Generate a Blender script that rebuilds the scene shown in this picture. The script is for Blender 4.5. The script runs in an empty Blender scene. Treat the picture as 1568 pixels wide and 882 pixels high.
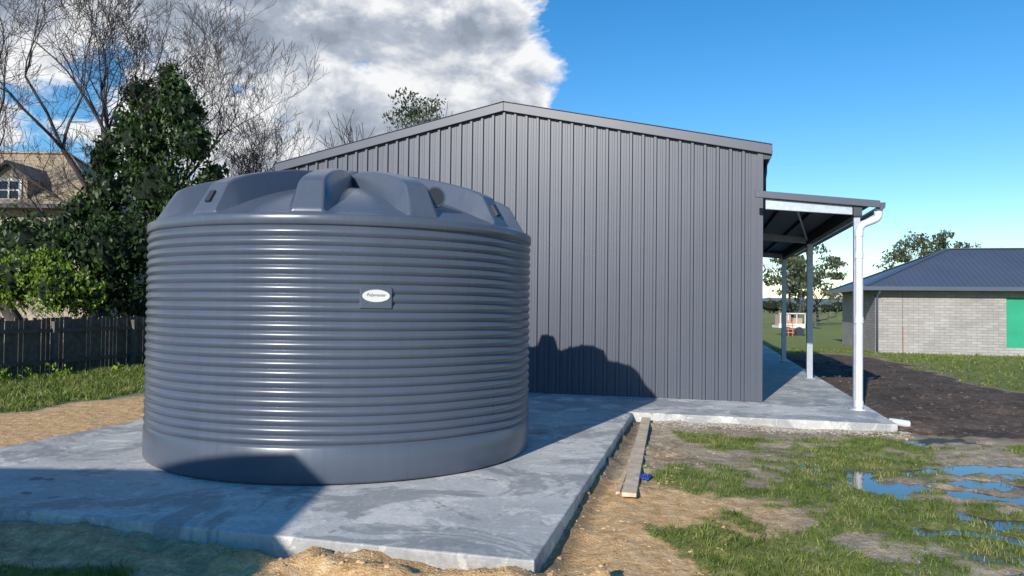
import bpy, math, random
import numpy as np
from mathutils import Vector, Matrix, noise, Euler
random.seed(7); rng=np.random.default_rng(7)
S=bpy.context.scene
ANG=math.radians(14.2); CA,SA=math.cos(ANG),math.sin(ANG)
OX,OY=4.0,12.1
def toL(x,y):
    dx,dy=x-OX,y-OY
    return dx*CA-dy*SA, dx*SA+dy*CA
def toW(a,b): return OX+a*CA+b*SA, OY-a*SA+b*CA

# ---------------------------------------------------------------- materials
def newmat(name):
    m=bpy.data.materials.new(name); m.use_nodes=True
    nt=m.node_tree; b=nt.nodes['Principled BSDF']
    return m,nt,b
def N(nt,t,**k):
    n=nt.nodes.new(t)
    for a,v in k.items(): setattr(n,a,v)
    return n
def ramp(nt,fac,stops):
    r=N(nt,'ShaderNodeValToRGB'); e=r.color_ramp.elements
    while len(e)<len(stops): e.new(0.5)
    for i,(p,c) in enumerate(stops):
        e[i].position=p; e[i].color=(c[0],c[1],c[2],1) if not isinstance(c,float) else (c,c,c,1)
    nt.links.new(fac,r.inputs['Fac']); return r
def noisen(nt,vec,scale,detail=5,rough=.55,dist=0.0):
    n=N(nt,'ShaderNodeTexNoise'); n.inputs['Scale'].default_value=scale
    n.inputs['Detail'].default_value=detail; n.inputs['Roughness'].default_value=rough
    n.inputs['Distortion'].default_value=dist
    if vec is not None: nt.links.new(vec,n.inputs['Vector'])
    return n
def mixc(nt,f,a,b,mode='MIX'):
    m=N(nt,'ShaderNodeMix',data_type='RGBA',blend_type=mode)
    for s,v in ((0,f),(6,a),(7,b)):
        if hasattr(v,'is_linked') or hasattr(v,'links'): nt.links.new(v,m.inputs[s])
        elif s==0: m.inputs[0].default_value=v
        else: m.inputs[s].default_value=(v[0],v[1],v[2],1)
    return m.outputs[2]
def mth(nt,op,a,b=None,c=None,clamp=False):
    m=N(nt,'ShaderNodeMath',operation=op); m.use_clamp=clamp
    for i,v in enumerate((a,b,c)):
        if v is None: continue
        if isinstance(v,(int,float)): m.inputs[i].default_value=v
        else: nt.links.new(v,m.inputs[i])
    return m.outputs[0]
def bumpn(nt,h,strength,dist,bsdf):
    b=N(nt,'ShaderNodeBump'); b.inputs['Strength'].default_value=strength; b.inputs['Distance'].default_value=dist
    nt.links.new(h,b.inputs['Height']); nt.links.new(b.outputs[0],bsdf.inputs['Normal'])
def simple(name,c1,c2=None,scale=5,rough=.5,bump=0,bscale=40,metal=0,lo=.3,hi=.7,spec=.5):
    m,nt,b=newmat(name); tc=N(nt,'ShaderNodeTexCoord')
    if c2 is None: c2=tuple(x*.85 for x in c1)
    n=noisen(nt,tc.outputs['Object'],scale,4)
    r=ramp(nt,n.outputs[0],[(lo,c1),(hi,c2)])
    nt.links.new(r.outputs[0],b.inputs['Base Color'])
    b.inputs['Roughness'].default_value=rough; b.inputs['Metallic'].default_value=metal
    b.inputs['Specular IOR Level'].default_value=spec
    if bump:
        n2=noisen(nt,tc.outputs['Object'],bscale,4); bumpn(nt,n2.outputs[0],bump,.02,b)
    return m

def leafmat(name,cols,scale=1.5,trans=.25):
    m,nt,b=newmat(name); tc=N(nt,'ShaderNodeTexCoord')
    n=noisen(nt,tc.outputs['Object'],scale,2)
    n2=noisen(nt,tc.outputs['Object'],14,1)
    f=mth(nt,'ADD',mth(nt,'MULTIPLY',n.outputs[0],.6),mth(nt,'MULTIPLY',n2.outputs[0],.4))
    r=ramp(nt,f,[(.36,cols[0]),(.5,cols[1]),(.64,cols[2])])
    nt.links.new(r.outputs[0],b.inputs['Base Color']); b.inputs['Roughness'].default_value=.5
    t=N(nt,'ShaderNodeBsdfTranslucent'); nt.links.new(r.outputs[0],t.inputs[0])
    mx=N(nt,'ShaderNodeMixShader'); mx.inputs[0].default_value=trans
    nt.links.new(b.outputs[0],mx.inputs[1]); nt.links.new(t.outputs[0],mx.inputs[2])
    nt.links.new(mx.outputs[0],nt.nodes['Material Output'].inputs[0])
    return m

M_steel=simple('shed_steel',(.080,.087,.117),(.068,.075,.102),scale=.8,rough=.42,bump=.04,bscale=3)
M_trim=simple('trim_steel',(.13,.14,.17),(.11,.12,.15),scale=2,rough=.4)
M_dark=simple('dark_steel',(.04,.044,.055),scale=2,rough=.5)
M_galv=simple('galvanised',(.46,.50,.54),(.36,.40,.45),scale=14,rough=.4,metal=.25)
M_under=simple('roof_underside',(.10,.105,.12),scale=2,rough=.5)
M_pvc=simple('white_pvc',(.74,.74,.76),(.64,.65,.68),scale=4,rough=.3)
M_timber=simple('formwork_timber',(.74,.60,.44),(.48,.37,.25),scale=7,rough=.8,bump=.3)
M_fence=simple('weathered_paling',(.095,.076,.060),(.18,.15,.12),scale=7,rough=.9,bump=.4)
M_bark=simple('bark',(.10,.08,.065),(.05,.04,.035),scale=4,rough=.9,bump=.5,bscale=18)
M_twig=simple('twig_bark',(.10,.08,.076),(.045,.036,.036),scale=2,rough=.9)
M_paint=simple('white_paint',(.78,.77,.74),scale=3,rough=.5)
M_glass=simple('window_glass',(.02,.025,.03),scale=1,rough=.08)
M_ivy=leafmat('ivy_leaves',[(.013,.030,.007),(.027,.060,.011),(.080,.135,.022)],.9)
M_hedge=leafmat('hedge_leaves',[(.07,.13,.012),(.17,.27,.02),(.36,.44,.05)],1.2,.3)
M_gum=leafmat('gum_leaves',[(.04,.055,.025),(.08,.10,.045),(.15,.16,.085)],.8)
M_core=simple('foliage_shade',(.010,.018,.006),scale=2,rough=1)  # near-black blobs paint the shade inside the leaf clusters

def tankmat():
    m,nt,b=newmat('tank_polyethylene'); tc=N(nt,'ShaderNodeTexCoord')
    n=noisen(nt,tc.outputs['Object'],1.6,4)
    mp=N(nt,'ShaderNodeMapping'); mp.inputs['Scale'].default_value=(9,9,.5); nt.links.new(tc.outputs['Object'],mp.inputs[0])
    n2=noisen(nt,mp.outputs[0],1.5,3)
    f=mth(nt,'ADD',mth(nt,'MULTIPLY',n.outputs[0],.6),mth(nt,'MULTIPLY',n2.outputs[0],.4))
    r=ramp(nt,f,[(.35,(.080,.097,.132)),(.65,(.093,.111,.148))])
    nt.links.new(r.outputs[0],b.inputs['Base Color'])
    rr=ramp(nt,n2.outputs[0],[(.3,.27),(.7,.33)]); nt.links.new(rr.outputs[0],b.inputs['Roughness'])
    b.inputs['Specular IOR Level'].default_value=.6
    n3=noisen(nt,tc.outputs['Object'],3.5,3); bumpn(nt,n3.outputs[0],.06,.02,b)
    return m
M_tank=tankmat()

def concrete():
    m,nt,b=newmat('concrete'); tc=N(nt,'ShaderNodeTexCoord'); o=tc.outputs['Object']
    n1=noisen(nt,o,.55,4,.6,.4); n2=noisen(nt,o,1.9,8,.74,.7); n3=noisen(nt,o,26,4,.7); n4=noisen(nt,o,.9,8,.72,.9); n6=noisen(nt,o,5.5,6,.72,.5)
    base=ramp(nt,n1.outputs[0],[(.32,(.46,.45,.43)),(.5,(.57,.56,.53)),(.66,(.67,.65,.61))]).outputs[0]
    wh=ramp(nt,n2.outputs[0],[(.53,0.0),(.56,1.0)]).outputs[0]
    c=mixc(nt,mth(nt,'MULTIPLY',wh,.6),base,(.86,.80,.72))
    wet=ramp(nt,n4.outputs[0],[(.46,1.0),(.50,0.0)]).outputs[0]
    c=mixc(nt,mth(nt,'MULTIPLY',wet,.62),c,(.26,.27,.275))
    w2=ramp(nt,n6.outputs[0],[(.57,0.0),(.61,1.0)]).outputs[0]; c=mixc(nt,mth(nt,'MULTIPLY',w2,.42),c,(.84,.78,.70))
    w3=ramp(nt,n6.outputs[0],[(.37,1.0),(.41,0.0)]).outputs[0]; c=mixc(nt,mth(nt,'MULTIPLY',w3,.35),c,(.24,.25,.255))
    sp=ramp(nt,n3.outputs[0],[(.3,.80),(.7,1.06)]).outputs[0]
    c=mixc(nt,1.0,c,sp,'MULTIPLY')
    n5=noisen(nt,o,1.7,6,.6,.2); st=ramp(nt,n5.outputs[0],[(.655,0.0),(.675,1.0)]).outputs[0]
    c=mixc(nt,mth(nt,'MULTIPLY',st,.7),c,(.2,.14,.09))
    nt.links.new(c,b.inputs['Base Color'])
    rr=mth(nt,'SUBTRACT',.82,mth(nt,'MULTIPLY',wet,.25)); nt.links.new(rr,b.inputs['Roughness'])
    b.inputs['Specular IOR Level'].default_value=.3
    bumpn(nt,mth(nt,'ADD',n3.outputs[0],mth(nt,'MULTIPLY',n2.outputs[0],2)),.18,.01,b)
    return m
M_conc=concrete()

def groundmat():
    m,nt,b=newmat('ground_soil_grass'); tc=N(nt,'ShaderNodeTexCoord'); o=tc.outputs['Object']
    at=N(nt,'ShaderNodeVertexColor',layer_name='mask'); sep=N(nt,'ShaderNodeSeparateColor'); nt.links.new(at.outputs[0],sep.inputs[0])
    g,s,sd=sep.outputs; wet=at.outputs['Alpha']
    n1=noisen(nt,o,1.2,5,.6,.3); n2=noisen(nt,o,9,6,.7); n3=noisen(nt,o,60,3,.7); nb=noisen(nt,o,.02,4,.6)
    dirt=ramp(nt,n2.outputs[0],[(.3,(.33,.25,.165)),(.5,(.48,.39,.275)),(.68,(.68,.58,.44))]).outputs[0]
    big=ramp(nt,n1.outputs[0],[(.35,(.72,.70,.68)),(.62,(1.12,1.1,1.06))]).outputs[0]; dirt=mixc(nt,1.0,dirt,big,'MULTIPLY')
    sand=ramp(nt,n2.outputs[0],[(.3,(.52,.30,.125)),(.5,(.76,.47,.22)),(.7,(.90,.67,.40))]).outputs[0]
    soil=ramp(nt,n2.outputs[0],[(.3,(.055,.042,.036)),(.55,(.11,.085,.070)),(.75,(.22,.175,.145))]).outputs[0]
    sb=ramp(nt,n1.outputs[0],[(.35,(.7,.7,.7)),(.62,(1.45,1.35,1.25))]).outputs[0]; soil=mixc(nt,1.0,soil,sb,'MULTIPLY')
    gr=ramp(nt,n2.outputs[0],[(.3,(.065,.09,.018)),(.5,(.13,.175,.035)),(.7,(.24,.26,.08))]).outputs[0]
    grf=ramp(nt,nb.outputs[0],[(.35,(.9,1.0,.7)),(.65,(1.6,1.5,1.0))]).outputs[0]
    gr=mixc(nt,1.0,gr,grf,'MULTIPLY')
    jit=mth(nt,'MULTIPLY',mth(nt,'SUBTRACT',n2.outputs[0],.5),.9)
    def th(x,k=4): return mth(nt,'ADD',mth(nt,'MULTIPLY',mth(nt,'SUBTRACT',mth(nt,'ADD',x,jit),.5),k),.5,clamp=True)
    c=mixc(nt,th(sd,2.5),dirt,sand); c=mixc(nt,th(s,3),c,soil); c=mixc(nt,mth(nt,'MULTIPLY',th(g,4),.85),c,gr)
    c=mixc(nt,mth(nt,'MULTIPLY',wet,.55),c,(.10,.075,.045))
    sp=ramp(nt,n3.outputs[0],[(.3,.72),(.7,1.22)]).outputs[0]; c=mixc(nt,1.0,c,sp,'MULTIPLY')
    nt.links.new(c,b.inputs['Base Color'])
    nt.links.new(mth(nt,'SUBTRACT',.95,mth(nt,'MULTIPLY',wet,.45)),b.inputs['Roughness'])
    b.inputs['Specular IOR Level'].default_value=.3
    bumpn(nt,mth(nt,'ADD',mth(nt,'MULTIPLY',n3.outputs[0],.35),n2.outputs[0]),.9,.045,b)
    return m
M_ground=groundmat()
M_grass=leafmat('grass_blades',[(.085,.13,.02),(.17,.235,.035),(.38,.36,.13)],3.0,.35)

# ---------------------------------------------------------------- mesh builder
class MB:
    def __init__(s): s.v=[]; s.f=[]
    def box(s,x0,x1,y0,y1,z0,z1):
        n=len(s.v); s.v+=[(x0,y0,z0),(x1,y0,z0),(x1,y1,z0),(x0,y1,z0),(x0,y0,z1),(x1,y0,z1),(x1,y1,z1),(x0,y1,z1)]
        s.f+=[tuple(n+i for i in q) for q in ((0,3,2,1),(4,5,6,7),(0,1,5,4),(1,2,6,5),(2,3,7,6),(3,0,4,7))]
    def hexa(s,p):
        n=len(s.v); s.v+=[tuple(q) for q in p]
        s.f+=[tuple(n+i for i in q) for q in ((0,3,2,1),(4,5,6,7),(0,1,5,4),(1,2,6,5),(2,3,7,6),(3,0,4,7))]
    def beam(s,p0,p1,w,h,up=Vector((0,0,1))):
        p0,p1=Vector(p0),Vector(p1); d=(p1-p0).normalized(); sd=d.cross(up).normalized()*(w/2); u=sd.cross(d).normalized()*(h/2)
        s.hexa([p0-sd-u,p0+sd-u,p1+sd-u,p1-sd-u,p0-sd+u,p0+sd+u,p1+sd+u,p1-sd+u])
    def tube(s,pts,rad,n=8,cap=True):
        pts=[Vector(p) for p in pts]
        if not hasattr(rad,'__len__'): rad=[rad]*len(pts)
        base=len(s.v); ref=None
        for i,p in enumerate(pts):
            if i==0: d=pts[1]-p
            elif i==len(pts)-1: d=p-pts[i-1]
            else: d=pts[i+1]-pts[i-1]
            if d.length<1e-6: d=Vector((0,0,1))
            d.normalize()
            if ref is None:
                ref=Vector((1,0,0)) if abs(d.x)<.8 else Vector((0,1,0))
            u=(ref-d*ref.dot(d)).normalized(); w=d.cross(u); ref=u
            for k in range(n):
                t=2*math.pi*k/n; q=p+(u*math.cos(t)+w*math.sin(t))*rad[i]; s.v.append((q.x,q.y,q.z))
        for i in range(len(pts)-1):
            for k in range(n):
                a=base+i*n+k; b2=base+i*n+(k+1)%n; s.f.append((a,b2,b2+n,a+n))
        if cap:
            s.f.append(tuple(base+k for k in reversed(range(n)))); e=base+(len(pts)-1)*n; s.f.append(tuple(e+k for k in range(n)))
    def obj(s,name,mat,parent=None,smooth=False,bevel=0,local=False,ang=None):
        me=bpy.data.meshes.new(name); me.from_pydata(s.v,[],s.f); me.update()
        ob=bpy.data.objects.new(name,me); S.collection.objects.link(ob); me.materials.append(mat)
        if smooth: me.shade_smooth()
        if ang is not None: me.shade_smooth(); me.set_sharp_from_angle(angle=math.radians(ang))
        if bevel:
            md=ob.modifiers.new('bev','BEVEL'); md.width=bevel; md.segments=2; md.limit_method='ANGLE'
        if parent: ob.parent=parent
        if local: ob.location=(OX,OY,0); ob.rotation_euler=(0,0,-ANG)
        return ob
def empty(name,local=False,loc=None):
    e=bpy.data.objects.new(name,None); S.collection.objects.link(e); e.empty_display_size=.3
    if local: e.location=(OX,OY,0); e.rotation_euler=(0,0,-ANG)
    if loc: e.location=loc
    return e

# ---------------------------------------------------------------- world / sun / camera
AZ=math.radians(26); EL=math.radians(23.5)
sunv=Vector((-math.sin(AZ)*math.cos(EL),-math.cos(AZ)*math.cos(EL),math.sin(EL)))
L=bpy.data.lights.new('sun','SUN'); L.energy=5.0; L.angle=math.radians(.53); L.color=(1,.95,.87)
lo=bpy.data.objects.new('sun',L); S.collection.objects.link(lo); lo.rotation_euler=sunv.to_track_quat('Z','Y').to_euler(); lo.location=(-10,-20,15)
w=bpy.data.worlds.new('World'); S.world=w; w.use_nodes=True; nt=w.node_tree; bg=nt.nodes['Background']
sky=N(nt,'ShaderNodeTexSky'); sky.sky_type='NISHITA'; sky.sun_disc=False; sky.sun_elevation=EL; sky.sun_rotation=math.atan2(sunv.x,sunv.y)
sky.air_density=1.0; sky.dust_density=.0; sky.ozone_density=3.0; sky.altitude=50
hs=N(nt,'ShaderNodeHueSaturation'); hs.inputs['Saturation'].default_value=1.34; hs.inputs['Value'].default_value=1.55; nt.links.new(sky.outputs[0],hs.inputs['Color'])
tc=N(nt,'ShaderNodeTexCoord'); g=tc.outputs['Generated']
def dirpx(x,y):
    return Vector(((x-784)/1150,1,(468-y)/1150)).normalized()
blobs=[(430,60,350),(570,85,225),(500,165,200),(660,115,165),(775,150,110),(320,-60,340),(620,175,150),(60,0,170),(-500,100,300),(735,75,105)]
best=None
for x,y,r in blobs:
    d=N(nt,'ShaderNodeVectorMath',operation='DISTANCE'); nt.links.new(g,d.inputs[0]); d.inputs[1].default_value=dirpx(x,y)
    v=mth(nt,'SUBTRACT',1.0,mth(nt,'DIVIDE',d.outputs['Value'],r/1150.))
    best=v if best is None else mth(nt,'MAXIMUM',best,v)
mp=N(nt,'ShaderNodeMapping'); mp.inputs['Scale'].default_value=(1,1,1.7); nt.links.new(g,mp.inputs[0])
mp2=N(nt,'ShaderNodeMapping'); mp2.inputs['Scale'].default_value=(1,1,1.7); mp2.inputs['Location'].default_value=(-.02,0,.04); nt.links.new(g,mp2.inputs[0])
c1=noisen(nt,mp.outputs[0],7.4,10,.60,.2); c2=noisen(nt,mp2.outputs[0],7.4,6,.58,.2)
mk=mth(nt,'MAXIMUM',mth(nt,'MULTIPLY',best,1.35),-1.0)
den=mth(nt,'ADD',mth(nt,'MINIMUM',mk,.76),mth(nt,'MULTIPLY',mth(nt,'SUBTRACT',c1.outputs[0],.5),3.3))
cov=ramp(nt,den,[(.14,0.0),(.46,1.0)]).outputs[0]
lit=mth(nt,'ADD',mth(nt,'MULTIPLY',mth(nt,'SUBTRACT',c1.outputs[0],c2.outputs[0]),3.0),.5)
thick=ramp(nt,den,[(.40,0.0),(1.0,1.0)]).outputs[0]
shade=mth(nt,'SUBTRACT',mth(nt,'ADD',lit,.32),mth(nt,'MULTIPLY',thick,.60),clamp=True)
cc=ramp(nt,shade,[(.05,(3.0,3.5,4.3)),(.35,(4.7,5.2,6.1)),(.72,(9.4,9.5,9.6))]).outputs[0]
outc=mixc(nt,cov,hs.outputs[0],cc)
nt.links.new(outc,bg.inputs['Color']); bg.inputs['Strength'].default_value=.10
cam=bpy.data.cameras.new('camera'); co=bpy.data.objects.new('camera',cam); S.collection.objects.link(co); S.camera=co
cam.sensor_width=36; cam.lens=36*1150/1568; cam.clip_end=6000; cam.clip_start=.05
co.matrix_world=Matrix.Translation((0,0,1.5))@Matrix.Rotation(math.radians(90+1.345),4,'X')@Matrix.Rotation(.012,4,'Z')
S.view_settings.view_transform='Standard'; S.view_settings.look='None'; S.view_settings.exposure=0

# ---------------------------------------------------------------- ground
SF=-8.34
def nz(x,y,s,seed=0,o=4): return noise.fractal(Vector((x*s+seed,y*s-seed*.7,seed*.3)),1.0,2.0,o)
def seg(px,py,ax,ay,bx,by):
    dx,dy=bx-ax,by-ay; t=max(0,min(1,((px-ax)*dx+(py-ay)*dy)/(dx*dx+dy*dy))); return math.hypot(px-ax-t*dx,py-ay-t*dy)
PUD=[(3.4,7.5,6.6,8.0,.16),(3.3,7.05,4.7,6.3,.15),(4.9,9.3,5.6,9.45,.11),(3.35,4.95,3.9,4.8,.11),(4.1,7.2,5.6,6.7,.13),(5.2,7.8,7.5,7.5,.18),(3.6,6.0,4.3,5.6,.10),(3.1,5.6,3.5,5.45,.06)]
def sst(x,a,b):
    t=max(0,min(1,(x-a)/(b-a))); return t*t*(3-2*t)
def ground(x,y):
    a,b=toL(x,y)
    n1=nz(x,y,.9,3); n2=nz(x,y,3.5,11); n3=nz(x,y,9,5)
    far=sst(math.hypot(x,y),25,60)
    z=-.105+(.018*n1+.014*n2+.008*n3)*(1-far)
    grass=.75+.5*n1; soil=0.; sand=0.; wet=0.
    if a>-1.86 and b<-1.7:
        grass=.455+1.0*nz(x,y,.8,21,5)+.65*n2+.25*n3+.13*sst(x,1.5,5)
        grass-=.9*(1-sst(a,-1.6,-.9)); sand=.9*(1-sst(x,1.2,2.6))*(1-sst(y,5.5,8))+.2+.3*n1
        grass-=1.0*sst(b,-2.9,-2.3); sand=sand*(1-sst(b,-3,-2.3))
        z-=.035*math.exp(-((a+1.70)/.10)**2)
        z+=.04*max(0,n2)*(1-sst(a,-1.2,-.5))
        wet=max(wet,.6*math.exp(-((a+1.78)/.09)**2))
        soil=max(soil,.45*(1-sst(a,-1.78,-1.6)))
        if x>1.6 and 5<y<10: wet=max(wet,.25*sst(n1,0,.5))
    if b<=SF+.03 and a<=-1.4 or (b<SF+.13 and a<-1.8):
        sand=.95; grass=-.3+ .2*n1
        gl=1-sst(x,-2.5,-1.9); gl*=1-sst(y,4.42,4.66); grass=max(grass,gl*(.95+.6*n1)); 
        if x<-1.8: sand=.55
        k=.35+.65*sst(x,-3,-1.8)
        e=math.exp(-((b-SF+.19)/.28)**2); z+=e*(.045*k+.020+.065*n1*k+.04*n2*k)
        z+=.03*n2*k
    if a<-7.75 and a>-14.6 and b<25:
        ed=-10.4-.5*nz(x,y,.6,31)
        p=sst(a,ed-.35,ed+.35); sand=.8*p; grass=(1-p)*1.1-.35*p+.35*n2*(1-p)
    if a<-14.6 and a>-40 and b<60: grass=.35; soil=.7
    if a>1.5 and b>-1.9:
        lim=sst(a+1.0*n1,4.2+ (0 if b>4 else 10),5.5+(0 if b>4 else 12))
        k=(1-lim)*(1-sst(b,15,17)); soil=max(soil,k*1.1-.35*max(0,n1+.3*n2)); grass=(1-k)*.95+.4*n1-.5*k
        z+=.05*n1*k+.03*n2*k
    if a>1.6 and -3.0<b<=-1.9:
        t=sst(b,-2.9,-1.9); grass-=.6*t; soil=.5*t
    dd=min(seg(x,y,*p[:4])/p[4] for p in PUD) if (1<x<10 and 3.5<y<11) else 9
    if dd<4:
        dd*=1+.5*n2+.4*n1
        z-=.048*math.exp(-dd*dd*.5)-.013*n3-.012*n2; wet=max(wet,.9*math.exp(-dd*dd*.2)); grass-=.15*math.exp(-dd*dd*.4)
    ins=lambda m:( -7.82+m<a<-1.86-m and SF+m<b<-1.8) or (-8.55+m<a<1.6-m and -1.85+m<b<22)
    if ins(.10): z=min(z,-.14)
    if ins(0.10)==False and ins(0.0) and not(b<SF+.13): z=min(z,-.06)
    return z,grass,soil,sand,wet
def axis(lo,hi,step,far,gr=1.13):
    c=list(np.arange(lo,hi+1e-6,step)); s=step; x=hi; up=[]
    while x<far: s*=gr; x+=s; up.append(x)
    s=step; x=lo; dn=[]
    while x>-far: s*=gr; x-=s; dn.append(x)
    return dn[::-1]+c+up
xs=axis(-5.5,8.5,.05,2500); ys=axis(3.6,12,.05,3000)
vs=[];cols=[]
for y in ys:
    for x in xs:
        z,gg,so,sd,we=ground(x,y); vs.append((x,y,z)); cols+= [max(0,min(1,gg)),max(0,min(1,so)),max(0,min(1,sd)),max(0,min(1,we))]
nx=len(xs); fs=[(j*nx+i,j*nx+i+1,(j+1)*nx+i+1,(j+1)*nx+i) for j in range(len(ys)-1) for i in range(nx-1)]
me=bpy.data.meshes.new('ground'); me.from_pydata(vs,[],fs); me.update(); me.shade_smooth()
ca=me.color_attributes.new('mask','FLOAT_COLOR','POINT'); ca.data.foreach_set('color',cols)
go=bpy.data.objects.new('ground',me); S.collection.objects.link(go); me.materials.append(M_ground)
mw,ntw,bw=newmat('puddle_water'); bw.inputs['Base Color'].default_value=(.06,.05,.035,1); bw.inputs['Roughness'].default_value=.02; bw.inputs['IOR'].default_value=1.6
bw.inputs['Specular IOR Level'].default_value=1.0
tcw=N(ntw,'ShaderNodeTexCoord'); nw=noisen(ntw,tcw.outputs['Object'],7,3); bumpn(ntw,nw.outputs[0],.05,.01,bw)
m=MB(); m.v=[(2.2,4.4,-.131),(9,4.4,-.131),(9,10.3,-.131),(2.2,10.3,-.131)]; m.f=[(0,1,2,3)]; m.obj('puddle_water',mw)

def blades(name,n,xr,yr,hmin,hmax,wd,dens=1.0,seed=1):
    r=np.random.default_rng(seed); V=[];F=[]
    for i in range(n):
        x=r.uniform(*xr); y=r.uniform(*yr)
        if abs(x)>y*.74+.4: continue
        a,b=toL(x,y)
        if (-7.84<a<-1.82 and SF-.02<b<-1.8) or (-8.6<a<1.65 and -1.9<b<22): continue
        z,gg,so,sd,we=ground(x,y)
        if z<-.129 or gg+.30*(r.random()-.5)<.53: continue
        k=r.integers(2,6)
        for q in range(k):
            bx=x+r.normal()*.022; by=y+r.normal()*.022; h=r.uniform(hmin,hmax)*(0.45+min(1,gg)*.7); t=r.uniform(0,6.28)
            ww=wd*r.uniform(.6,1.3); lx,ly=r.normal()*h*.6,r.normal()*h*.6
            dx,dy=math.cos(t)*ww,math.sin(t)*ww; c=len(V)
            V+=[(bx-dx,by-dy,z-.005),(bx+dx,by+dy,z-.005),(bx+lx*.4+dx*.7,by+ly*.4+dy*.7,z+h*.6),(bx+lx*.4-dx*.7,by+ly*.4-dy*.7,z+h*.6),(bx+lx,by+ly,z+h)]
            F+=[(c,c+1,c+2,c+3),(c+3,c+2,c+4)]
    mb=MB(); mb.v=V; mb.f=F; return mb.obj(name,M_grass)
blades('grass',54000,(-4.5,8),(3.8,11.5),.015,.050,.0034,seed=2)
blades('grass',15000,(-14,-4),(7,19),.04,.12,.010,seed=3)
blades('grass',9000,(8,26),(9,30),.03,.09,.012,seed=4)

def rocks(name,items,mat,seed=0):
    r=random.Random(seed); mb=MB(); t=(1+5**.5)/2
    iv=[Vector(v).normalized() for v in [(-1,t,0),(1,t,0),(-1,-t,0),(1,-t,0),(0,-1,t),(0,1,t),(0,-1,-t),(0,1,-t),(t,0,-1),(t,0,1),(-t,0,-1),(-t,0,1)]]
    fi=[(0,11,5),(0,5,1),(0,1,7),(0,7,10),(0,10,11),(1,5,9),(5,11,4),(11,10,2),(10,7,6),(7,1,8),(3,9,4),(3,4,2),(3,2,6),(3,6,8),(3,8,9),(4,9,5),(2,4,11),(6,2,10),(8,6,7),(9,8,1)]
    for x,y,z,s in items:
        R=Euler((r.random()*6,r.random()*6,r.random()*6)).to_matrix(); c=len(mb.v)
        sc=Vector((r.uniform(.7,1.3),r.uniform(.7,1.3),r.uniform(.4,.8)))
        for v in iv:
            p=R@v*r.uniform(.75,1.15); mb.v.append((x+p.x*s*sc.x,y+p.y*s*sc.y,z+p.z*s*sc.z))
        mb.f+=[tuple(c+k for k in f) for f in fi]
    return mb.obj(name,mat,ang=40)
M_stone=simple('gravel_stone',(.62,.57,.50),(.32,.26,.19),scale=30,rough=.9)
M_clod=simple('dirt_clods',(.70,.46,.24),(.46,.29,.14),scale=18,rough=1)
M_sclod=simple('soil_clods',(.15,.115,.09),(.07,.055,.045),scale=18,rough=1)
it=[]
for i in range(1500):
    a=random.uniform(-1.75,1.7); b=-1.88-abs(random.gauss(0,.22)); x,y=toW(a,b); it.append((x,y,ground(x,y)[0],random.uniform(.006,.020)))
for i in range(1600):
    x=random.uniform(.6,6); y=random.uniform(4.2,9.5); a,b=toL(x,y)
    if a<-1.8 or b>-1.9: continue
    it.append((x,y,ground(x,y)[0]-.001,random.uniform(.002,.008)))
rocks('gravel',it,M_stone,1)
it=[]
for i in range(1500):
    b=SF-.03-abs(random.gauss(0,.3)); aa=random.uniform(-6.2,-1.5); x,y=toW(aa,b)
    it.append((x,y,ground(x,y)[0]-.003,min(.025,.003+random.expovariate(220))))
for i in range(1100):
    aa=random.uniform(-1.84,-.7); b=random.uniform(-9,-4); x,y=toW(aa,b); it.append((x,y,ground(x,y)[0]-.003,min(.03,.003+random.expovariate(200))))
rocks('dirt_clods',it,M_clod,2)
it=[]
for i in range(1100):
    aa=random.uniform(1.7,6); b=random.uniform(-1.8,12); x,y=toW(aa,b); it.append((x,y,ground(x,y)[0],min(.07,.01+random.expovariate(70))))
rocks('soil_clods',it,M_sclod,3)

# ---------------------------------------------------------------- slabs
m=MB(); m.box(-7.82,-1.86,SF,-1.856,-.3,-.004); tslab=m.obj('tank_concrete_slab',M_conc,bevel=.012,local=True)
m=MB(); m.box(-8.55,1.6,-1.85,22,-.3,0); m.obj('shed_concrete_slab',M_conc,bevel=.012,local=True)
M_joint=simple('joint_dark',(.12,.125,.13),scale=5,rough=1)  # plain dark colour of the control joint strip
e=empty('formwork_timber',local=True)
m=MB(); m.beam((-1.49,-6.35,-.068),(-1.66,-1.98,-.062),.12,.035); m.obj('plank',M_timber,e,bevel=.003)
m=MB(); m.beam((-1.60,-6.2,-.12),(-1.66,-2.6,-.12),.035,.07); m.obj('rail',M_timber,e,bevel=.003)
M_blue=simple('blue_strap',(.02,.06,.35),scale=30,rough=.6,bump=.5)
m=MB(); pts=[(-1.42+.06*math.sin(i*.9)+.02*math.sin(i*2.3),-5.72+.04*math.cos(i*1.3)+.004*i,-.062+.012*math.sin(i*1.7)) for i in range(26)]; m.tube(pts,.008,5); m.obj('strap',M_blue,e,smooth=True)

# ---------------------------------------------------------------- shed
shed=empty('steel_shed',local=True)
WL=-8.6; EAVE=4.08; APEX=4.98; MID=WL/2; DEP=18
def rz(a): return EAVE+(APEX-EAVE)*(1-abs(a-MID)/abs(MID))
prof=[]; pitch=.2015; a=WL+.07
prof.append((WL,0))
while a<-.08:
    prof+= [(a-.034,0),(a-.020,-.036),(a+.020,-.036),(a+.034,0)]
    c=a+pitch/2; prof+=[(c-.022,0),(c-.016,-.004),(c+.016,-.004),(c+.022,0)]
    a+=pitch
prof.append((0,0))
prof=sorted(prof,key=lambda p:p[0]); k=[i for i,p in enumerate(prof) if p[0]>MID][0]
pa,pb=prof[k-1],prof[k]; t=(MID-pa[0])/(pb[0]-pa[0]); prof.insert(k,(MID,pa[1]+t*(pb[1]-pa[1])))
m=MB()
for (x,y) in prof: m.v+=[(x,y,.004),(x,y,rz(x)-.02)]
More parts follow.
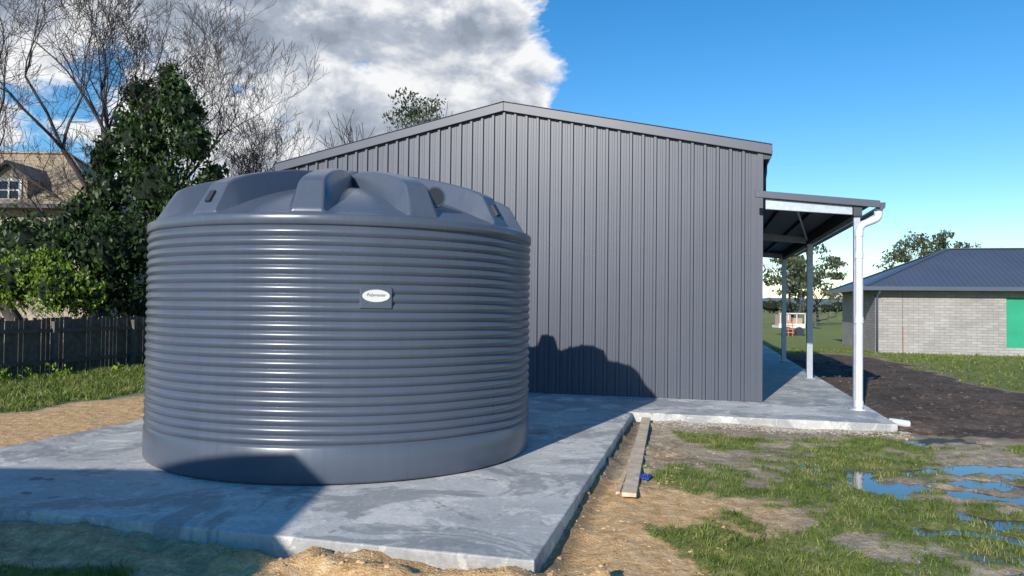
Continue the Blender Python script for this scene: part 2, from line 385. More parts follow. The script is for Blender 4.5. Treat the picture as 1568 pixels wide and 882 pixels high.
m.f=[(2*i,2*i+2,2*i+3,2*i+1) for i in range(len(prof)-1)]
m.obj('gable_wall_cladding',M_steel,shed)
m=MB()
for sx in (0,WL):
    n=len(m.v); m.v+=[(sx,0,0),(sx,DEP,0),(sx,DEP,EAVE),(sx,0,EAVE)]; m.f.append((n,n+1,n+2,n+3) if sx==0 else (n+3,n+2,n+1,n))
    s=1 if sx==0 else -1
    q=.15
    while q<DEP:
        m.box(min(sx+s*.001,sx+s*.03),max(sx+s*.001,sx+s*.03),q-.02,q+.02,.01,EAVE-.05); q+=.2
n=len(m.v); m.v+=[(0,DEP,0),(WL,DEP,0),(WL,DEP,EAVE),(MID,DEP,APEX),(0,DEP,EAVE)]; m.f.append((n,n+1,n+2,n+3,n+4))
m.obj('side_walls',M_steel,shed)
m=MB(); a=WL+.07
while a<-.08:
    for z in (.12,1.25,2.4,3.5):
        m.box(a+.075,a+.085,-.009,0,z-.005,z+.005); m.box(a-.048,a-.040,-.009,0,z-.005,z+.005)
    a+=pitch
m.obj('screws',M_trim,shed)
m=MB(); ov=.16; sl=(APEX-EAVE)/abs(MID)
for sgn in (1,-1):
    e0=MID; e1=(0+ov) if sgn==1 else (WL-ov); z0=APEX+.07; z1=EAVE+.07-sl*ov
    m.hexa([(e0,-.06,z0-.03),(e1,-.06,z1-.03),(e1,DEP+.05,z1-.03),(e0,DEP+.05,z0-.03),(e0,-.06,z0),(e1,-.06,z1),(e1,DEP+.05,z1),(e0,DEP+.05,z0)])
m.obj('roof',M_trim,shed)
m=MB()
for sgn in (1,-1):
    e1=(0+ov+.01) if sgn==1 else (WL-ov-.01)
    zt0=APEX+.085; zt1=EAVE+.085-sl*(ov+.01); H=.155
    m.hexa([(MID,-.085,zt0-H),(e1,-.085,zt1-H),(e1,-.035,zt1-H),(MID,-.035,zt0-H),(MID,-.085,zt0),(e1,-.085,zt1),(e1,-.035,zt1),(MID,-.035,zt0)])
    m.hexa([(MID,-.10,zt0+.001),(e1,-.10,zt1+.001),(e1,.10,zt1+.001),(MID,.10,zt0+.001),(MID,-.10,zt0+.014),(e1,-.10,zt1+.014),(e1,.10,zt1+.014),(MID,.10,zt0+.014)])
m.obj('barge_flashing',M_steel,shed,bevel=.006)
m=MB(); m.hexa([(MID-.18,-.108,APEX+.055),(MID,-.108,APEX+.10),(MID,DEP,APEX+.10),(MID-.18,DEP,APEX+.055),(MID-.18,-.108,APEX+.07),(MID,-.108,APEX+.115),(MID,DEP,APEX+.115),(MID-.18,DEP,APEX+.07)])
m.hexa([(MID,-.108,APEX+.10),(MID+.18,-.108,APEX+.055),(MID+.18,DEP,APEX+.055),(MID,DEP,APEX+.10),(MID,-.108,APEX+.115),(MID+.18,-.108,APEX+.07),(MID+.18,DEP,APEX+.07),(MID,DEP,APEX+.115)])
m.obj('ridge_cap',M_trim,shed)
m=MB(); m.box(-.05,.03,-.036,-.031,.004,EAVE-.03); m.box(.0301,.036,-.036,.06,.004,EAVE-.03); m.box(WL-.03,WL+.05,-.036,-.031,.004,EAVE-.03); m.box(WL-.036,WL-.0301,-.036,.06,.004,EAVE-.03); m.obj('corner_flashing',M_steel,shed)
m=MB()
for x0,s in ((.04,1),(WL-.04,-1)):
    pr=[(0,0),(.09,-.0),(.13,.05),(.14,.13),(.125,.13),(.115,.055),(.085,.012),(.005,.012)]
    n=len(m.v); zb=EAVE-.17
    for y in (-.03,DEP): m.v+=[(x0+s*p[0],y,zb+p[1]) for p in pr]
    K=len(pr)
    for i in range(K): j=(i+1)%K; m.f.append((n+i,n+j,n+K+j,n+K+i))
    m.v+=[(x0,-.03,zb),(x0+s*.09,-.03,zb),(x0+s*.13,-.03,zb+.05),(x0+s*.14,-.03,zb+.13),(x0,-.03,zb+.13)]; c=len(m.v)-5; m.f.append((c,c+1,c+2,c+3,c+4))
m.obj('gutters',M_dark,shed)
m=MB(); m.tube([(.10,.5,EAVE-.17),(.10,.5,EAVE-.3),(.085,.5,EAVE-.4),(.085,.5,3.35)],.04,12); m.obj('downpipe',M_dark,shed,smooth=True)

# ---------------------------------------------------------------- veranda
ver=empty('veranda',local=True)
VB0=-.50; VB1=10.1; AE=1.60; z0=3.30; z1=3.12
def vz(a): return z0+(z1-z0)*a/AE
m=MB(); m.hexa([(.04,VB0,vz(.04)-.02),(AE,VB0,z1-.02),(AE,VB1,z1-.02),(.04,VB1,vz(.04)-.02),(.04,VB0,vz(.04)),(AE,VB0,z1),(AE,VB1,z1),(.04,VB1,vz(.04))]); m.obj('roof_sheet',M_under,ver)
m=MB()
for bb in (VB0,VB1):
    m.hexa([(-.12,bb-.05,vz(-.12)-.085),(AE+.06,bb-.05,vz(AE+.06)-.085),(AE+.06,bb-.005,vz(AE+.06)-.085),(-.12,bb-.005,vz(-.12)-.085),(-.12,bb-.05,vz(-.12)+.02),(AE+.06,bb-.05,vz(AE+.06)+.02),(AE+.06,bb-.005,vz(AE+.06)+.02),(-.12,bb-.005,vz(-.12)+.02)])
m.obj('barge_cap',M_steel,ver,bevel=.005)
m=MB()
for bb in (VB0+.02,4.7,9.95):
    m.hexa([(.04,bb,vz(.04)-.25),(1.29,bb,vz(1.29)-.22),(1.29,bb+.06,vz(1.29)-.22),(.04,bb+.06,vz(.04)-.25),(.04,bb,vz(.04)-.088),(1.29,bb,vz(1.29)-.088),(1.29,bb+.06,vz(1.29)-.088),(.04,bb+.06,vz(.04)-.088)])
m.obj('rafters',M_galv,ver,bevel=.006)
m=MB()
for aa in (.35,.85): m.box(aa,aa+.05,VB0+.09,VB1-.1,vz(aa)-.10,vz(aa)-.03)
m.box(1.30,1.42,VB0+.0,VB1,vz(1.37)-.23,vz(1.37)-.04)
m.obj('purlins',M_dark,ver)
m=MB(); m.beam((.5,VB0+.1,vz(.5)-.16),(1.3,4.6,vz(1.3)-.16),.03,.03); m.obj('brace',M_galv,ver)
m=MB()
for bb,hw_ in ((-.40,.045),(4.7,.06),(9.95,.06)):
    m.box(1.36-hw_,1.36+hw_,bb-hw_,bb+hw_,.0,vz(1.37)-.231)
    m.box(1.25,1.47,bb-.11,bb+.11,.001,.012)
m.obj('posts',M_galv,ver,bevel=.006)
m=MB(); pr=[(0,0),(.10,0),(.135,.04),(.14,.115),(.13,.115),(.122,.045),(.095,.012),(.005,.012)]; x0=AE+.005; zb=z1-.125; K=len(pr)
for y in (VB0-.0,VB1): m.v+=[(x0+p[0],y,zb+p[1]) for p in pr]
for i in range(K): j=(i+1)%K; m.f.append((i,j,K+j,K+i))
for y in (VB0,VB1): c=len(m.v); m.v+=[(x0,y,zb),(x0+.10,y,zb),(x0+.135,y,zb+.04),(x0+.14,y,zb+.115),(x0,y,zb+.115)]; m.f.append((c,c+1,c+2,c+3,c+4))
m.obj('gutter',M_steel,ver)
m=MB(); px,py=1.375,-.52; gx=AE+.06
P=[(gx,-.42,zb+.005),(gx,-.42,zb-.04)]
for i in range(7):
    t=i/6*math.pi/2*.78; P.append((gx-.10*(1-math.cos(t)),-.44-.03*i/6,zb-.05-.10*math.sin(t)))
q=P[-1]; P.append((px+.05,py+.02,q[2]-.07))
for i in range(6):
    t=i/5; P.append((px+.05*(1-t)**2,py+.02*(1-t)**2,q[2]-.08-.10*t))
zz=P[-1][2]; P+=[(px,py,1.5),(px,py,.01)]
m.tube(P,.055,16)
for z in (zz-.02,zz-.35,1.35,.10): m.tube([(px,py,z-.05),(px,py,z+.04)],.063,16)
m.tube([(gx,-.42,zb-.07),(gx,-.42,zb+.0)],.063,16)
m.tube([(px,py,.003),(px,py,.02)],.10,16)
m.obj('downpipe',M_pvc,ver,ang=40)
x,y=toW(1.72,-1.35)
m=MB(); m.tube([(x-.12,y-.02,-.03),(x,y,-.045),(x+.14,y+.0,-.065)],[.05,.05,.05],14); m.obj('stormwater_pipe',M_pvc,ang=40)

# ---------------------------------------------------------------- tank
TC=Vector((-1.781,8.168,0)); tank=empty('rainwater_tank',loc=TC)
def revolve(prof,n,name,mat,parent,ang=50,close=True):
    mb=MB()
    for r,z in prof:
        for k in range(n): t=2*math.pi*k/n; mb.v.append((r*math.cos(t),r*math.sin(t),z))
    for i in range(len(prof)-1):
        for k in range(n): a=i*n+k; b=i*n+(k+1)%n; mb.f.append((a,b,b+n,a+n))
    if close: mb.f.append(tuple((len(prof)-1)*n+k for k in range(n)))
    return mb.obj(name,mat,parent,ang=ang)
prof=[(1.93,.0),(1.965,.008),(1.978,.03),(1.98,.12),(1.978,.295),(1.968,.315)]
nr=23; zb0=.325; p=(2.135-zb0)/nr
for i in range(nr):
    for k in range(12):
        t=k/12; prof.append((1.957+.021*(math.sin(math.pi*t)**2)**.5,zb0+p*(i+t)))
prof+=[(1.957,2.135),(1.960,2.150),(1.975,2.156),(1.982,2.165),(1.984,2.225),(1.975,2.243),(1.95,2.252)]
def dz(r): return 2.262+.46*(1-(r/1.92)**2)**1.0 if r<1.92 else 2.262
for r in (1.92,1.85,1.75,1.6,1.4,1.2,1.0,.8,.6,.4,.25): prof.append((r,dz(r)))
prof.append((.02,dz(.02)))
revolve(prof,192,'shell',M_tank,tank,ang=50)
revolve([(.30,2.60),(.27,2.86),(.24,2.885),(.20,2.89),(.12,2.89),(.11,2.925),(.09,2.935),(.01,2.94)],48,'hub',M_tank,tank,40)
camdir=math.atan2(-TC.y,-TC.x)
rs=[.16,.5,.9,1.25,1.5,1.66,1.74,1.90]; tz=[2.875,2.865,2.81,2.735,2.665,2.605,2.56,2.29]; hw=[.06,.075,.09,.105,.12,.13,.135,.155]
bmn=MB()
for k in range(12):
    th=camdir+math.radians(-10.5+30*k)
    er=Vector((math.cos(th),math.sin(th),0)); et=Vector((-math.sin(th),math.cos(th),0)); n0=len(bmn.v)
    for r,z,h in zip(rs,tz,hw):
        hb=h+.015+.24*max(0,z-dz(r)); zb_=dz(r)-.03
        for s_,hh,zz_ in ((-1,hb,zb_),(-1,h*.8,z),(1,h*.8,z),(1,hb,zb_)):
            q=er*r+et*(s_*hh); bmn.v.append((q.x,q.y,zz_))
    for i in range(len(rs)-1):
        for j in range(3): a=n0+i*4+j; bmn.f.append((a,a+4,a+5,a+1))
    e_=n0+(len(rs)-1)*4; bmn.f.append((e_,e_+1,e_+2,e_+3)[::-1])
bo=bmn.obj('radial_beams',M_tank,tank,bevel=.02); bo.data.shade_smooth(); bo.data.set_sharp_from_angle(angle=math.radians(25)); bo.modifiers['bev'].segments=3
bo.modifiers['bev'].harden_normals=True
th=camdir+math.radians(25.5); er=Vector((math.cos(th),math.sin(th),0))
c0=er*1.74+Vector((0,0,2.475)); cd=(er*.8+Vector((.1,-.6,.08))).normalized()
m=MB(); m.tube([c0-cd*.35,c0-cd*.03],.080,28); m.tube([c0-cd*.03,c0+cd*.03],.098,28); m.obj('inlet_stub',M_tank,tank,ang=40,bevel=.006)
m=MB(); m.tube([c0+cd*.0305,c0+cd*.032],.080,28); m.obj('inlet_mesh',M_dark,tank)
m=MB()
for kk in (-40.5,49.5):
    th=camdir+math.radians(kk); er=Vector((math.cos(th),math.sin(th),0))
    p0=er*1.862+Vector((0,0,2.375)); p1=er*1.80+Vector((0,0,2.475))
    m.beam(p0,p1,.06,.03,up=er)
m.obj('lifting_slots',M_dark,tank)
lp=Vector(((576-784)/1150,1,0))
o=Vector((0,0,0))-TC; o.z=0; d=lp.normalized(); bq=o.dot(d); cq=o.dot(o)-1.985**2; t=-bq-math.sqrt(bq*bq-cq); hit=o+d*t
nrm=Vector((hit.x,hit.y,0)).normalized(); tg=Vector((-nrm.y,nrm.x,0)); zc=1.55
m=MB(); c=nrm*1.975+Vector((0,0,zc)); u=Vector((0,0,1))
hx,hz=.135,.088
m.hexa([c-tg*hx-u*hz-nrm*.05,c+tg*hx-u*hz-nrm*.05,c+tg*hx-u*hz+nrm*.012,c-tg*hx-u*hz+nrm*.012,c-tg*hx+u*hz-nrm*.05,c+tg*hx+u*hz-nrm*.05,c+tg*hx+u*hz+nrm*.012,c-tg*hx+u*hz+nrm*.012])
m.obj('label_plate',M_tank,tank,bevel=.006)
m=MB(); cc_=c+nrm*.0135+u*.018; n=40
for s_ in (0,.003):
    m.v+=[tuple(cc_+nrm*s_+tg*(.115*math.cos(2*math.pi*i/n))+u*(.052*math.sin(2*math.pi*i/n))) for i in range(n)]
m.f.append(tuple(n+i for i in range(n))); m.f+=[(i,(i+1)%n,n+(i+1)%n,n+i) for i in range(n)]
m.obj('label_badge',M_paint,tank)
cu=bpy.data.curves.new('label_text','FONT'); cu.body='Polymaster'; cu.size=.036; cu.align_x='CENTER'; cu.shear=.3
to=bpy.data.objects.new('label_text',cu); S.collection.objects.link(to); to.parent=tank; cu.materials.append(M_dark)
to.matrix_local=Matrix.Translation(cc_+nrm*.0045-u*.004)@Matrix((tg,u,nrm)).transposed().to_4x4()

# ---------------------------------------------------------------- brick house (right)
bh=empty('brick_house',local=True)
def brickmat():
    m,nt,b=newmat('grey_brick'); tc=N(nt,'ShaderNodeTexCoord'); sp=N(nt,'ShaderNodeSeparateXYZ'); nt.links.new(tc.outputs['Object'],sp.inputs[0])
    cb=N(nt,'ShaderNodeCombineXYZ'); nt.links.new(mth(nt,'ADD',sp.outputs[0],sp.outputs[1]),cb.inputs[0]); nt.links.new(sp.outputs[2],cb.inputs[1])
    br=N(nt,'ShaderNodeTexBrick'); nt.links.new(cb.outputs[0],br.inputs[0]); br.inputs['Scale'].default_value=1
    br.inputs['Brick Width'].default_value=.35; br.inputs['Row Height'].default_value=.10; br.inputs['Mortar Size'].default_value=.010
    br.inputs['Color1'].default_value=(.34,.315,.30,1); br.inputs['Color2'].default_value=(.42,.395,.375,1); br.inputs['Mortar'].default_value=(.25,.235,.22,1)
    n=noisen(nt,tc.outputs['Object'],1.2,4); r=ramp(nt,n.outputs[0],[(.3,.85),(.7,1.1)])
    nt.links.new(mixc(nt,1.0,br.outputs[0],r.outputs[0],'MULTIPLY'),b.inputs['Base Color']); b.inputs['Roughness'].default_value=.9
    bumpn(nt,br.outputs['Fac'],-.4,.01,b); return m
M_brick=brickmat()
M_croof=simple('house_roof_steel',(.085,.105,.15),(.07,.09,.13),scale=.6,rough=.45)
M_green=simple('green_wrap',(.02,.36,.20),(.015,.30,.16),scale=2,rough=.5)
a0,a1,b0,b1=5.4,19.,17.97,24.8
m=MB(); zf=-.16
for q in [(a0,9.75,b0,b0+.23),(11.9,a1,b0,b0+.23)]: m.box(q[0],q[1],q[2],q[3],zf,2.33)
m.box(9.751,11.899,b0,b0+.23,2.0,2.33)
m.box(a0,a0+.23,b0+.231,b1,zf,2.33); m.box(a0+.231,a1,b1-.23,b1,zf,2.33); m.box(a1-.23,a1,b0+.231,b1-.231,zf,2.33)
m.obj('walls',M_brick,bh)
m=MB(); m.box(9.755,11.895,b0+.06,b0+.10,.20,1.99)
m.obj('door_panel',M_green,bh); m=MB(); m.box(9.755,11.895,b0+.02,b0+.2,zf,.198); m.obj('sill',M_brick,bh)
m=MB(); o_=.5; bm_=(b0+b1)/2; hh=(b1-b0)/2; ze=2.36; zr=4.02
A=(a0-o_,b0-o_,ze);B=(a1+o_,b0-o_,ze);C=(a1+o_,b1+o_,ze);D=(a0-o_,b1+o_,ze);E=(a0+hh,bm_,zr);F=(a1-hh,bm_,zr)
m.v=[A,B,C,D,E,F]+[(p_[0],p_[1],p_[2]-.02) for p_ in (A,B,C,D)]
m.f=[(0,1,5,4),(1,2,5),(2,3,4,5),(3,0,4),(9,8,7,6)]
m2=MB()
q=a0-.3
while q<a1+.4:
    run=min(hh+o_,max(0,q-(a0-o_)),max(0,(a1+o_)-q)); zt=ze+(zr-ze)*run/(hh+o_)
    if run>.1: m2.beam((q,b0-o_,ze+.005),(q,b0-o_+run,zt+.005),.035,.02)
    q+=.19
for (P0,P1) in ((A,E),(D,E),(E,F)): m2.beam(Vector(P0)+Vector((0,0,.02)),Vector(P1)+Vector((0,0,.02)),.2,.03)
m.obj('roof',M_croof,bh); m2.obj('roof_ribs',M_croof,bh)
m=MB()
m.box(a0-o_-.1,a1+o_,b0-o_-.11,b0-o_-.001,ze-.13,ze+.01); m.box(a0-o_-.11,a0-o_-.001,b0-o_,b1+o_,ze-.13,ze+.01)
m.obj('gutter',M_croof,bh)
m=MB(); m.tube([(a0+.05,b0-o_-.05,ze-.13),(a0+.05,b0-.10,2.05),(a0+.05,b0-.06,1.95),(a0+.05,b0-.06,zf)],.045,10); m.obj('downpipe',M_croof,bh,smooth=True)
m=MB(); m.box(6.32,6.335,b0-.004,b0-.001,zf,2.33); m.obj('control_joint',M_joint,bh)
m=MB(); m.tube([(6.35,b0-.02,-.1),(6.35,b0-.03,.05),(6.34,b0-.05,.9)],.012,6); m.obj('conduit',simple('orange_conduit',(.5,.16,.07),scale=3),bh)

# ---------------------------------------------------------------- fence
m=MB(); FA=-14.6; b=-14
while b<36:
    wdt=random.uniform(.085,.10); h=1.10+random.uniform(-.04,.04)+.012*b*.2; m.box(FA-.03,FA-.012+random.uniform(0,.006),b,b+wdt,-.2,h); b+=wdt+random.uniform(.010,.028)
b=-13.5
while b<36:
    m.box(FA+.045,FA+.15,b,b+.10,-.25,1.04); b+=2.35
for z in (.12,.80): m.box(FA-.01,FA+.044,-14,36,z,z+.085)
m.obj('paling_fence',M_fence,local=True)

# ---------------------------------------------------------------- vegetation
def grow(mb,tips,p,d,length,r,depth,rnd,spread=.6,up=.12,minr=.008,droop=0):
    n=4 if depth>1 else 3; pts=[p]; rad=[r]; q=Vector(p); dd=Vector(d)
    for i in range(n):
        dd=(dd+Vector((rnd.gauss(0,.16),rnd.gauss(0,.16),rnd.gauss(0,.10)+up*.5-droop))).normalized(); q=q+dd*(length/n); pts.append(q.copy()); rad.append(max(minr*.6,r*(1-.38*(i+1)/n)))
    mb.tube(pts,rad,8 if r>.09 else (5 if r>.03 else 3),cap=False)
    if depth<=0: tips.append(q); return
    nb=rnd.choice((2,3,3)) if depth>1 else 3
    for k in range(nb):
        ax=Vector((rnd.gauss(0,1),rnd.gauss(0,1),rnd.gauss(0,.6))).normalized()
        nd=(dd+ax*spread*rnd.uniform(.6,1.3)+Vector((0,0,up))).normalized()
        grow(mb,tips,q,nd,length*rnd.uniform(.62,.86),rad[-1]*rnd.uniform(.6,.85),depth-1,rnd,spread,up,minr,droop)
    for k in range(rnd.choice((1,2))):
        j=rnd.randrange(1,n); ax=Vector((rnd.gauss(0,1),rnd.gauss(0,1),rnd.gauss(0,.6))).normalized()
        grow(mb,tips,pts[j],(dd*.6+ax).normalized(),length*rnd.uniform(.4,.7),rad[j]*.45,max(0,depth-2),rnd,spread,up,minr,droop)
def bare(name,x,y,h,r,depth,seed,lean=(0,0),spread=.62,parent=None,minr=.010,zs=-.3,first=.30):
    rnd=random.Random(seed); mb=MB(); tips=[]
    grow(mb,tips,Vector((x,y,zs)),Vector((lean[0],lean[1],1)).normalized(),h*first,r,depth,rnd,spread,.14,minr)
    return mb.obj(name,M_twig,parent,smooth=True),tips
def leaves(name,clusters,size,mat,parent=None,seed=0,per=1.0,drop=0.0,aspect=.6):
    r=np.random.default_rng(seed); V=[];F=[]
    for (cx,cy,cz,rx,ry,rz_,n) in clusters:
        n=int(n*per); d=r.normal(size=(n,3)); d/=np.linalg.norm(d,axis=1)[:,None]
        rad=r.uniform(.25,1.0,size=n)**.45
        for i in range(n):
            k=.78+.42*noise.noise(Vector((d[i][0]*2.3+cx,d[i][1]*2.3+cy,d[i][2]*2.3+cz)))+.26*noise.noise(Vector(d[i])*6+Vector((cx,0,cz)))
            if noise.noise(Vector((d[i][0]*3.1+cz,d[i][1]*3.1,d[i][2]*3.1+cx)))<drop: continue
            q=Vector((cx+d[i][0]*rx*rad[i]*k*1.15,cy+d[i][1]*ry*rad[i]*k*1.15,cz+d[i][2]*rz_*rad[i]*k*1.15))
            s=size*r.uniform(.55,1.25); R=Euler((r.uniform(0,6.28),r.uniform(0,6.28),r.uniform(0,6.28))).to_matrix()
            u=R@Vector((s,0,0)); v=R@Vector((0,s*aspect,0)); c=len(V)
            V+=[tuple(q-u),tuple(q-v*.8+u*.1),tuple(q+u),tuple(q+v*.8+u*.1)]; F.append((c,c+1,c+2,c+3))
    mb=MB(); mb.v=V; mb.f=F; return mb.obj(name,mat,parent)
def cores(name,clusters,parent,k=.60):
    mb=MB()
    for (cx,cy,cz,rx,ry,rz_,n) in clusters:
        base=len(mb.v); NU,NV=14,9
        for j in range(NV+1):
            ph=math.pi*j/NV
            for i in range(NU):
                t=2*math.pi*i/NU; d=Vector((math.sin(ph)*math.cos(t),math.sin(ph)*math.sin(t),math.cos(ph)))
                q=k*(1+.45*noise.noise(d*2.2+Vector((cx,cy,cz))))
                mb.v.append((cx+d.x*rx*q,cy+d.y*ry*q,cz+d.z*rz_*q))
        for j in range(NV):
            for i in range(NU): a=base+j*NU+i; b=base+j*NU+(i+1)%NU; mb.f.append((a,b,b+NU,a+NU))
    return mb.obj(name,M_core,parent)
def px2(x,y,Y):
    return (x-784)/1150*Y, Y, 1.5+(460-y)/1150*Y
def cl(x,y,r,Y,n,ry=None,rzz=None):
    X,YY,Z=px2(x,y,Y); R=r/1150*Y; return (X,YY+random.uniform(-.6,.6),Z,R,(ry or R),(rzz/1150*Y if rzz else R),n)
ivy=empty('ivy_covered_tree')
C=[cl(240,108,22,23.5,380,rzz=28),cl(268,140,28,23.3,560),cl(203,140,32,23.5,720),cl(235,165,36,23.5,900),cl(288,178,38,23.5,950),cl(185,192,38,23.5,1000),
   cl(225,215,50,23.5,1600),cl(300,222,36,23,950),cl(158,240,32,23.5,700),cl(200,262,46,23.2,1300),
   cl(245,290,60,23,2100),cl(315,268,30,23,650),cl(165,300,42,23,1150),cl(290,330,46,22.5,1350),cl(322,372,30,22.8,600),cl(190,380,66,22.5,2400),cl(265,410,58,22,2100),cl(155,440,50,22,1500),cl(215,470,60,22,1700),cl(345,430,40,24,800)]
leaves('foliage',C,.095,M_ivy,ivy,5,1.4); cores('foliage_shade_core',C,ivy,.58)
bare('branches',-11.5,23.6,13.0,.30,7,17,(.02,0),.62,ivy)
bt=empty('bare_tree'); bare('branches',-15.9,24.5,13.5,.26,7,5,(.10,0),.60,bt)
bt=empty('bare_tree'); bare('branches',-14.6,26,13.5,.24,7,8,(.02,.0),.66,bt)
bt=empty('bare_tree'); bare('branches',-9.9,25.5,9.0,.17,7,41,(.03,0),.7,bt)
bt=empty('bare_tree'); bare('branches',-10.6,31.5,8.6,.16,6,12,(.0,0),.66,bt)
bt=empty('bare_tree'); bare('branches',-12.0,33,8.2,.15,6,19,(.0,0),.66,bt)
hd=empty('garden_hedge')
C=[cl(20,430,50,18.5,1700),cl(85,442,48,18.5,1600),cl(-50,420,70,18.5,1300),cl(60,412,36,19,1000),cl(125,450,35,19,700)]
leaves('foliage',C,.065,M_hedge,hd,6,1.6); cores('foliage_shade_core',C,hd)
sh=empty('dark_shrub')
C=[cl(30,375,50,22,1400),cl(95,365,48,22,1300),cl(70,400,70,21.5,2100),cl(150,385,50,21.5,1500),cl(135,335,34,22,600),cl(110,320,26,22,350),cl(-40,390,70,22,1200)]
leaves('foliage',C,.09,M_ivy,sh,9,1.3); cores('foliage_shade_core',C,sh)
wd=empty('fence_weeds'); C=[]
for i in range(26):
    b=random.uniform(-2,8); x,y=toW(-14.25+random.uniform(-.1,.5),b); s=random.uniform(.12,.28); C.append((x,y,-.1+s*.5,s*1.5,s*1.5,s,90))
leaves('foliage',C,.05,M_hedge,wd,3)

def gum(name,X,Y,H,W,seed,leafsize,n=2600,mat=M_gum,base=.45):
    e=empty(name); rnd=random.Random(seed); mb=MB(); tips=[]
    grow(mb,tips,Vector((X,Y,-.3)),Vector((rnd.uniform(-.1,.1),0,1)),H*.32,H*.022,4,rnd,.7,.12,.02)
    mb.obj('trunk_and_limbs',M_bark,e,smooth=True)
    C=[]
    for k in range(26):
        th=rnd.uniform(0,6.28); rr=math.sqrt(rnd.random())*W*.5; z=rnd.uniform(base,1)*H
        fr=1-.5*abs((z/H-.72)/.3)**1.5; s=rnd.uniform(.07,.15)*W
        C.append((X+rr*math.cos(th)*max(.3,fr),Y+rr*math.sin(th)*.8,z-s*.6,s*1.3,s*1.2,s*.7,n/26))
    leaves('foliage',C,leafsize,mat,e,seed,1,-.15)
    return e
gum('gum_tree',-3.9,30,10.4,4.8,3,.08,5600,base=.66)
gum('gum_tree',27.0,72,8.6,8,21,.20,3000)
gum('gum_tree',32.5,80,7.4,8,22,.22,2600)
gum('gum_tree',24.5,66,6.2,4,23,.2,1500)
gum('gum_tree',52,95,11.5,10,24,.24,3200)
gum('gum_tree',58.5,97,11.0,9,25,.24,2800)
gum('gum_tree',48,90,9.0,7,26,.22,2000)
gum('gum_tree',63,105,11.0,8,27,.24,2000)
dt=empty('distant_trees'); C=[]
for i in range(170):
    x=random.uniform(-60,330); y=random.uniform(230,300); s=random.uniform(2,4.2); C.append((x,y,s*.6,s*1.4,s*1.3,s*.9,80))
leaves('foliage',C,.7,M_gum,dt,8); cores('foliage_shade_core',C,dt,.45)
mh=simple('hill_haze',(.16,.21,.27),(.12,.17,.20),scale=.01,rough=1)
m=MB(); n=120
for i in range(n+1):
    x=-1800+i*36; h=24+16*noise.noise(Vector((i*.06,3,0)))+8*noise.noise(Vector((i*.2,7,0))); m.v+=[(x,1600,-5),(x,1750,h),(x,1900,-5)]
m.f=[(3*i+j,3*i+3+j,3*i+4+j,3*i+1+j) for i in range(n) for j in (0,1)]
m.obj('hills',mh,smooth=True)

# ---------------------------------------------------------------- neighbour house (left, behind trees): hipped roof with a gabled dormer
nh=empty('neighbour_house')
M_tile=simple('tile_roof',(.44,.345,.235),(.34,.265,.18),scale=3,rough=.9,bump=.4,bscale=12)
M_wall=simple('render_wall',(.45,.38,.28),scale=2,rough=.9)
X0,X1=-36.,-14.9; Y0,Y1=27.,35.; ze,zr=4.95,7.55; YM=(Y0+Y1)/2
A=(X0,Y0,ze);B=(X1,Y0,ze);C_=(X1,Y1,ze);D=(X0,Y1,ze);E=(X0+3.6,YM,zr);F=(X1-3.6,YM,zr)
m=MB(); m.v=[A,B,C_,D,E,F]; m.f=[(0,1,5,4),(1,2,5),(2,3,4,5),(3,0,4),(3,2,1,0)]
m.obj('roof',M_tile,nh)
m=MB()   # tile courses
for i in range(1,14):
    t=i/14; y=Y0+(YM-Y0)*t; z=ze+(zr-ze)*t; m.beam((X0+3.6*t,y,z+.012),(X1-3.6*t,y,z+.012),.05,.03)
for P0,P1 in ((B,F),(E,F),(C_,F)): m.beam(Vector(P0)+Vector((0,0,.04)),Vector(P1)+Vector((0,0,.04)),.22,.07)
m.obj('roof_tile_courses',M_tile,nh)
m=MB(); m.box(X0+.5,X1-.5,Y0+.5,Y1-.5,-.2,ze-.01); m.obj('walls',M_wall,nh)
m=MB(); m.box(X0,X1,Y0-.1,Y0-.002,ze-.14,ze+.01); m.box(X1+.002,X1+.1,Y0,Y1,ze-.14,ze+.01); m.obj('gutter',M_dark,nh)
s0,s1=-19.05,-17.75; t0,t1=27.35,30.5; zd0,zd1=5.0,5.95; sm=(s0+s1)/2
m=MB(); m.box(s0,s1,t0,t1,zd0,zd1); k=len(m.v); m.v+=[(s0,t0,zd1),(s1,t0,zd1),(sm,t0,zd1+.5)]; m.f.append((k,k+1,k+2)); m.obj('dormer',M_wall,nh)
m=MB()
for sa in (s0-.2,s1+.2):
    za=zd1-.14; m.hexa([(sa,t0-.25,za),(sm,t0-.25,zd1+.5),(sm,t1,zd1+.5),(sa,t1,za),(sa,t0-.25,za+.1),(sm,t0-.25,zd1+.62),(sm,t1,zd1+.62),(sa,t1,za+.1)])
m.obj('dormer_roof',M_dark,nh)
m=MB(); sa,sb=s0+.18,s1-.18; za,zb_=zd0+.08,zd1-.04; y0=t0-.06
m.box(sa,sa+.1,y0,t0-.001,za,zb_); m.box(sb-.1,sb,y0,t0-.001,za,zb_); m.box(sa+.101,sb-.101,y0,t0-.001,zb_-.1,zb_); m.box(sa+.101,sb-.101,y0,t0-.001,za,za+.1); m.box(sm-.03,sm+.03,y0,t0-.001,za+.101,zb_-.101); m.box(sa+.101,sb-.101,y0+.01,t0-.012,(za+zb_)/2-.03,(za+zb_)/2+.03)
m.obj('window_frame',M_paint,nh)
m=MB(); m.box(sa+.09,sb-.09,t0-.008,t0-.002,za+.09,zb_-.09); m.obj('window_glass',M_glass,nh)

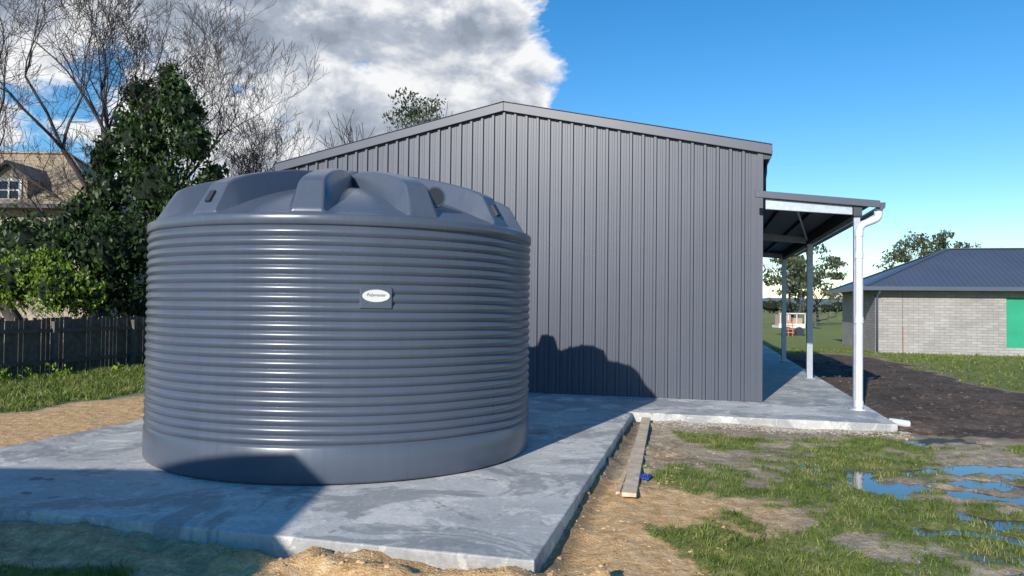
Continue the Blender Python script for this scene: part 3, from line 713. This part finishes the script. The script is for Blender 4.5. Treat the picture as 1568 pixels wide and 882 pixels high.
# ---------------------------------------------------------------- unseen building added behind-left of the viewpoint to cast the foreground shadow
gr=empty('shadow_blocker')
m=MB(); m.box(-13,-4.95,-8,.0,-.2,2.9); m.obj('walls',M_wall,gr)
m=MB(); m.v=[(-13.3,.34,3.10),(-4.62,.34,3.10),(-4.62,-8.3,3.10),(-13.3,-8.3,3.10),(-9,-4,4.3)]; 
m.f=[(1,0,4),(2,1,4),(3,2,4),(0,3,4),(0,1,2,3)]; m.obj('roof',M_croof,gr)
m=MB(); m.box(-12.2,-9.4,.001,.04,-.1,2.1); m.box(-7.8,-6.9,.001,.04,-.1,2.05); m.obj('doors',M_paint,gr)

# ---------------------------------------------------------------- trailer in the distance
tr=empty('utility_trailer'); X,Y=17.0,46
M_or=simple('faded_panel',(.50,.30,.20),(.42,.38,.33),scale=4,rough=.6)
m=MB(); m.box(X-.85,X+.75,Y-.6,Y+.6,.35,.50); m.box(X-.85,X+.75,Y-.6,Y-.55,.5,.62)
for q in (-.8,-.3,.2,.7): m.box(X+q,X+q+.05,Y-.62,Y-.57,.5,1.25)
m.box(X-.85,X+.78,Y-.62,Y-.57,1.2,1.26); m.obj('frame',M_paint,tr)
m=MB(); m.box(X-.74,X-.1,Y-.5,Y+.4,.52,1.15); m.box(X+.05,X+.6,Y-.5,Y+.4,.52,.95); m.obj('load',M_or,tr)
m=MB(); 
for q in (-.35,.35): m.tube([(X+q,Y-.75,.15),(X+q,Y-.58,.15)],.27,16)
m.tube([(X+.75,Y,.42),(X+1.9,Y,.35)],.04,6); m.obj('wheels',M_dark,tr)
sf=MB(); M_or2=simple('orange_mesh',(.65,.22,.10),scale=4,rough=.6)
for i in range(3): sf.box(15.9+i*.25,15.93+i*.25,43.9,43.93,-.1,.85)
for z in (.1,.3,.5,.7): sf.box(15.85,16.5,43.88,43.9,z,z+.05)
sf.obj('safety_barrier',M_or2)
m=MB()
for i in range(40): m.box(10+i*3,10.12+i*3,62,62.1,-.1,1.1)
for z in (.4,.75,1.05): m.box(10,130,61.96,61.99,z,z+.05)
m.obj('paddock_fence',M_fence)
